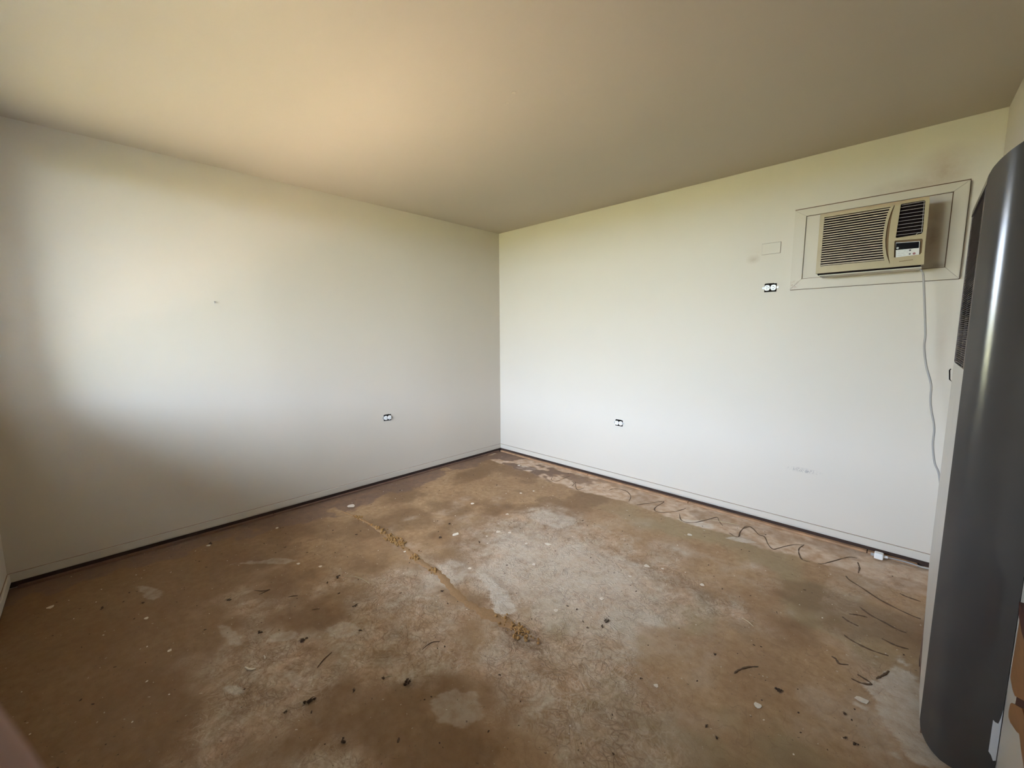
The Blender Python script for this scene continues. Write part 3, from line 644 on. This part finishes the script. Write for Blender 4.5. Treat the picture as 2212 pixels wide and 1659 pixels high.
# pale flakes one could pick up
def flake(r, seed):
    q = random.Random(seed); bm = nb(); k = 9
    top_ = [bm.verts.new((r * q.uniform(.7, 1.15) * math.cos(a), r * q.uniform(.55, .95) * math.sin(a), q.uniform(.0015, .0045))) for a in [2 * math.pi * i / k for i in range(k)]]
    bot = [bm.verts.new((v.co.x * .96, v.co.y * .96, max(0, v.co.z - .0016))) for v in top_]
    bm.faces.new(top_); bm.faces.new(bot[::-1])
    for i in range(k): bm.faces.new((top_[i], bot[i], bot[(i + 1) % k], top_[(i + 1) % k]))
    bmesh.ops.recalc_face_normals(bm, faces=bm.faces[:])
    me_ = bpy.data.meshes.new('paint_flake'); bm.to_mesh(me_); bm.free(); me_.materials.append(M['flake']); return me_
FL = [flake(1.0, s) for s in range(5)]
PALE = [(0.275, -1.913, .034), (0.985, -2.422, .012), (0.264, -2.443, .012), (0.933, -1.222, .016), (1.274, -1.167, .013), (1.426, -1.408, .017), (1.491, -1.361, .014), (1.245, -1.632, .024), (1.417, -1.503, .009), (1.195, -1.992, .009), (1.63, -1.83, .011), (0.861, -2.501, .012), (1.778, -1.303, .022), (1.673, -1.393, .011), (1.868, -1.543, .013), (2.353, -1.1, .017), (2.432, -1.063, .009), (2.335, -1.262, .010), (2.386, -0.55, .018), (2.651, -1.066, .013), (2.215, -1.774, .013), (2.328, -1.54, .014), (0.538, -0.26, .020), (1.066, -0.796, .013), (1.114, -0.685, .012), (2.762, -1.851, .010), (3.064, -1.677, .015), (3.334, -1.386, .020), (0.841, -3.178, .010), (1.185, -3.128, .009), (0.385, -3.504, .016), (0.213, -2.827, .014)]
FLAKE_LABEL = ['largest pale flake on the floor, at the wall end of the filled crack', 'small pale flake on smooth floor just behind the dark leaf scrap', 'small pale flake on the dark border strip along the plain wall',
 'round pale flake on smooth tan floor, well left of the close pair of flakes', 'pale flake just behind the close pair of round flakes', 'larger flake of the close pair of round pale flakes', 'smaller flake of the close pair of round pale flakes',
 'flat pale flake on tan floor with two dark crumbs at its left', 'tiny pale flake just in front of the close pair of round flakes', 'tiny pale flake touching the filled crack below its ochre heap', 'small pale flake just right of the lower half of the filled crack',
 'pale flake between the dark leaf scrap and the plain wall', 'broad round pale flake in the middle of the floor', 'small pale flake just left of the broad round flake in mid floor', 'pale flake just in front of the broad round flake in mid floor',
 'pale flake among grey swirls, the larger of two side by side', 'tiny pale flake at the right of a larger one among grey swirls', 'small pale flake in front of two side by side among grey swirls', 'pale flake just off the wavy adhesive beads by the back wall',
 'pale flake at the right-hand end of the grey swirled floor', 'pale flake on grey floor just right of the lowest crack heap', 'pale flake on grey swirls behind the pair of large crumbs', 'pale flake on the floor closest to the room corner',
 'small pale flake on smooth tan floor toward the room corner, left of another', 'small pale flake on smooth tan floor toward the room corner, right of another', 'small whitish flake on plain brown floor near the front edge', 'long pale flake on plain brown floor nearest the dark upright scrap',
 'whitish flake on the floor in front of the grey heater', 'pale flake on the dim left floor, the farther of two', 'pale flake on the dim left floor, the nearer of two', 'pale flake in the dark floor corner nearest the window wall', 'pale flake beside the dark scraps in the strip along the plain wall']
q = random.Random(31)
for i, (x, y, r) in enumerate(PALE):
    o = link_mesh('paint_flake', FL[i % 5], None, (x, y, .0008), (0, 0, q.uniform(0, 6.3))); o.scale = (r, r, 1)
    tag(o, FLAKE_LABEL[i], 'paint flake', 'pale flakes on the floor')
# dark debris clumps
def clump(r, seed, spikes=4):
    q = random.Random(seed); bm = nb()
    for k in range(5):
        s = r * q.uniform(.25, .5); c = Vector((q.gauss(0, r * .4), q.gauss(0, r * .3), s * .5))
        r_ = bmesh.ops.create_icosphere(bm, subdivisions=1, radius=s)
        for v in r_['verts']: v.co = v.co * q.uniform(.65, 1.2) * 1.0; v.co.z *= .8; v.co += c
    for k in range(spikes):
        a = q.uniform(0, 6.3); p0 = Vector((0, 0, r * .3)); p1 = Vector((math.cos(a), math.sin(a), q.uniform(.1, .7))) * r * q.uniform(.8, 1.3)
        tube(bm, smooth_path([p0, p0.lerp(p1, .5) + Vector((0, 0, r * .15)), p1], 2), lambda t: r * .14 * (1.1 - t), 4)
    zmin = min(v.co.z for v in bm.verts)
    for v in bm.verts: v.co.z -= zmin
    me_ = bpy.data.meshes.new('debris_clump'); bm.to_mesh(me_); bm.free(); me_.materials.append(M['crumb']); return me_
CL = [clump(1.0, s, 2 + s % 4) for s in range(40, 46)]
DARK = [
    (1.16, -2.395, 0.026, 'dark dried leaf scrap with a long pale stem on the floor'),
    (1.177, -2.459, 0.014, 'small dark crumb just in front of the dark leaf scrap'),
    (1.09, -1.566, 0.015, 'dark crumb behind and left of the flat pale flake on tan floor'),
    (1.205, -1.729, 0.015, 'dark crumb close at the left of the flat pale flake'),
    (1.441, -1.594, 0.016, 'dark crumb clump beside the pair of round pale flakes'),
    (1.691, -2.069, 0.018, 'dark crumb clump touching the lower half of the filled crack'),
    (1.546, -2.23, 0.012, 'dark crumb between the filled crack and the dark leaf scrap'),
    (1.475, -2.442, 0.022, 'dark tangle in front of the long curved pale stem'),
    (0.586, -2.186, 0.011, 'dark crumb on smooth floor left of the upper end of the filled crack'),
    (0.762, -2.102, 0.012, 'dark crumb just left of the ochre heap on the filled crack'),
    (0.594, -2.493, 0.011, 'dark crumb on smooth floor beside the border strip of the plain wall'),
    (0.961, -2.87, 0.022, 'round black crumb clump on the dim smooth part of the floor'),
    (1.339, -2.83, 0.022, 'black crumb clump behind the pale curved paint peel'),
    (1.535, -2.706, 0.03, 'broad tangled dark clump on pale trowelled plaster'),
    (1.977, -2.562, 0.013, 'small dark crumb with a short pale straw at its side'),
    (2.069, -2.508, 0.024, 'ragged dark clump at the right of the crumb with the straw'),
    (1.875, -2.803, 0.03, 'curled dark-edged scrap lying on the dim front of the floor'),
    (1.859, -2.877, 0.013, 'small dark crumb in front of the curled dark-edged scrap'),
    (2.111, -2.783, 0.02, 'dark lump nearest the front edge of the picture'),
    (1.949, -2.668, 0.014, 'dark crumb in front of the crumb with the straw'),
    (2.201, -1.996, 0.016, 'dark crumb on the heap at the lower end of the filled crack'),
    (2.431, -1.667, 0.02, 'larger of two crumbs on the bright grey patch of floor'),
    (2.44, -1.713, 0.016, 'smaller of two crumbs on the bright grey patch of floor'),
    (2.394, -1.768, 0.013, 'dark crumb just left of two crumbs on the bright grey patch'),
    (2.705, -1.857, 0.011, 'dark crumb beside the small whitish flake near the front edge'),
    (2.236, -1.708, 0.012, 'left crumb of a close pair on the grey swirls'),
    (2.285, -1.698, 0.012, 'right crumb of a close pair on the grey swirls'),
    (3.103, -1.553, 0.018, 'dark upright scrap on the floor near the grey heater'),
    (2.962, -1.887, 0.012, 'left crumb of a close pair at the front of the brown floor'),
    (3.0, -1.905, 0.011, 'right crumb of a close pair at the front of the brown floor'),
    (3.334, -1.611, 0.016, 'blackish clump on the floor in front of the grey heater base'),
    (3.307, -1.61, 0.011, 'dark crumb just left of the blackish clump by the heater base'),
    (3.296, -1.499, 0.012, 'dark crumb behind the blackish clump by the heater base'),
    (2.871, -1.528, 0.009, 'tiny dark crumb beside the short adhesive mark on plain brown floor'),
    (0.583, -3.325, 0.018, 'brown clump in the dim floor corner by the window wall'),
    (0.674, -3.178, 0.014, 'brown crumb in the dim left floor, nearer the floor middle'),
    (0.191, -2.818, 0.026, 'dark scraps in the strip along the plain wall')]
for i, (x, y, r, lab) in enumerate(DARK):
    o = link_mesh('debris_clump', CL[i % 6], None, (x, y, .0005), (0, 0, q.uniform(0, 6.3))); r *= .72; o.scale = (r, r * .9, r * .75)
    tag(o, lab, 'debris', 'dark crumbs of debris on the floor')
# straws and twigs
STK = [([(1.737, -2.722), (1.714, -2.689), (1.697, -2.648)], 'twig', .0040, 'short dark bent twig on the dim front of the floor'), ([(1.96, -2.372), (1.955, -2.321), (1.975, -2.291)], 'twig', .0030, 'thin dark twig on the trowelled floor in front of the filled crack'),
       ([(0.967, -2.756), (1.004, -2.727), (1.016, -2.695)], 'twig', .0030, 'dark twig crossed by another on the dim smooth floor'), ([(1.156, -2.649), (1.181, -2.612)], 'twig', .0034, 'stubby dark twig between the leaf scrap and the crossed twigs'), ([(1.024, -2.749), (1.016, -2.695)], 'twig', .0026, 'dark twig lying across the end of another'),
       ([(1.179, -2.369), (1.23, -2.328), (1.303, -2.306), (1.354, -2.304)], 'straw', .0022, 'long curved pale stem beside the dark leaf scrap'), ([(1.975, -2.556), (1.992, -2.53)], 'straw', .0020, 'short pale straw touching a dark crumb'), ([(1.369, -2.572), (1.348, -2.603)], 'twig', .0030, 'small dark twig behind pale trowelled plaster'),
       ([(2.883, -1.206), (2.911, -1.211), (2.939, -1.231)], 'straw', .0026, 'curved pale straw on the floor toward the back wall socket outlet'), ([(2.398, -0.219), (2.588, -0.158)], 'straw', .0026, 'long straight pale straw across the wavy adhesive beads'), ([(1.524, -2.927), (1.553, -2.916), (1.564, -2.898)], 'flake', .0055, 'bright curved paint peel on the dim front of the floor'),
       ([(1.506, -2.855), (1.531, -2.857)], 'flake', .0034, 'short pale sliver behind the bright curved paint peel')]
for pts, mm, r, lab in STK:
    bm = nb(); tube(bm, smooth_path([(x, y, r * .8 + .0006) for x, y in pts] if len(pts) > 2 else [(pts[0][0], pts[0][1], r * .8), ((pts[0][0] + pts[1][0]) / 2, (pts[0][1] + pts[1][1]) / 2 + .002, r), (pts[1][0], pts[1][1], r * .8)], 4), lambda t: r * (.7 if mm == 'twig' else 1) * (.45 + .4 * math.sin(math.pi * t)), 6)
    o = obj('straw' if mm == 'straw' else 'twig' if mm == 'twig' else 'paint_peel', bm, M[mm], None, True); base_at(o, (pts[0][0], pts[0][1], 0))
    tag(o, lab, {'straw': 'straw', 'twig': 'twig', 'flake': 'paint flake'}[mm])

# ------------------------------------------------------------------ the photographer's phone and hand; one fingertip strays into the picture
def cs(x, y, z): return CAM + RT * x + UP * y + FW * z            # metres right / up / ahead of the lens
ph = tag(empty('phone', cs(.0, -.03, -.006)), 'black phone held up by the photographer, behind the picture', 'phone')
bm = nb(); box(bm, -.012, .138, -.062, .012, -.0095, -.0025, .003)
for v in bm.verts: v.co = cs(*v.co)
part('body', bm, M['phone'], ph)
bm = nb(); box(bm, -.007, .133, -.058, .008, -.0100, -.0094)
for v in bm.verts: v.co = cs(*v.co)
part('screen', bm, M['glass_black'], ph)
# hand: wrist, palm, five fingers wrapped round the phone's left end
HV = {'arm': (-.150, -.300, -.120, .034), 'wrist': (-.128, -.150, -.070, .024), 'palm': (-.108, -.085, -.040, .030), 'knuck': (-.098, -.048, -.020, .024),
      'i0': (-.088, -.022, -.004, .0115), 'i1': (-.0745, -.0050, .018, .0095), 'i2': (-.0569, -.0166, .0275, .0086), 'i3': (-.0434, -.0326, .0285, .0077), 'i4': (-.0359, -.0416, .0285, .0067),
      'm0': (-.098, -.050, .002, .0115), 'm1': (-.086, -.040, .028, .0098), 'm2': (-.068, -.056, .034, .0088), 'm3': (-.055, -.070, .032, .0078),
      'r0': (-.102, -.076, .000, .0110), 'r1': (-.092, -.074, .026, .0094), 'r2': (-.073, -.086, .031, .0084), 'r3': (-.060, -.096, .028, .0074),
      'l0': (-.106, -.100, -.006, .0100), 'l1': (-.097, -.104, .018, .0084), 'l2': (-.081, -.113, .022, .0074), 'l3': (-.070, -.120, .020, .0066),
      't0': (-.088, -.062, -.044, .0150), 't1': (-.062, -.046, -.040, .0120), 't2': (-.040, -.036, -.028, .0105), 't3': (-.020, -.030, -.0205, .0085)}
ED = ['arm wrist', 'wrist palm', 'palm knuck', 'knuck i0', 'i0 i1', 'i1 i2', 'i2 i3', 'i3 i4', 'knuck m0', 'm0 m1', 'm1 m2', 'm2 m3', 'palm r0', 'r0 r1', 'r1 r2', 'r2 r3', 'palm l0', 'l0 l1', 'l1 l2', 'l2 l3', 'palm t0', 't0 t1', 't1 t2', 't2 t3']
ks = list(HV); hme = bpy.data.meshes.new('hand')
hme.from_pydata([cs(*HV[k][:3]) for k in ks], [tuple(ks.index(a) for a in e.split()) for e in ED], [])
hme.materials.append(M['skin'])
hand = bpy.data.objects.new('hand', hme); C.objects.link(hand)
sk = hand.modifiers.new('skin', 'SKIN'); sk.use_smooth_shade = True
for i, k in enumerate(ks):
    hme.skin_vertices[0].data[i].radius = (HV[k][3], HV[k][3]); hme.skin_vertices[0].data[i].use_root = (k == 'palm')
hand.modifiers.new('sub', 'SUBSURF').levels = 2; hand.modifiers['sub'].render_levels = 2
tag(hand, "photographer's hand, its blurred pinkish fingertip in the lower left corner of the picture", 'hand')
for k0, k1, rad in (('i3', 'i4', .0062), ('m2', 'm3', .0062), ('r2', 'r3', .0058), ('l2', 'l3', .0050)):
    a, b = Vector(HV[k0][:3]), Vector(HV[k1][:3]); d = (b - a).normalized(); up = (Vector((0, 0, 1)) - d * d.z).normalized(); s = d.cross(up)
    bm = nb(); c0 = b + up * HV[k1][3] * .85
    v = [bm.verts.new(cs(*(c0 + d * (.0055 * math.cos(t)) + s * rad * .8 * math.sin(t) - up * .0012 * abs(math.sin(t)) + up * (.0008 if ly else 0)))) for ly in (0, 1) for t in [2 * math.pi * j / 10 for j in range(10)]]
    bm.faces.new(v[:10]); bm.faces.new(v[10:])
    for j in range(10): bm.faces.new((v[j], v[(j + 1) % 10], v[10 + (j + 1) % 10], v[10 + j]))
    part('fingernail', bm, M['nail'], hand, True)
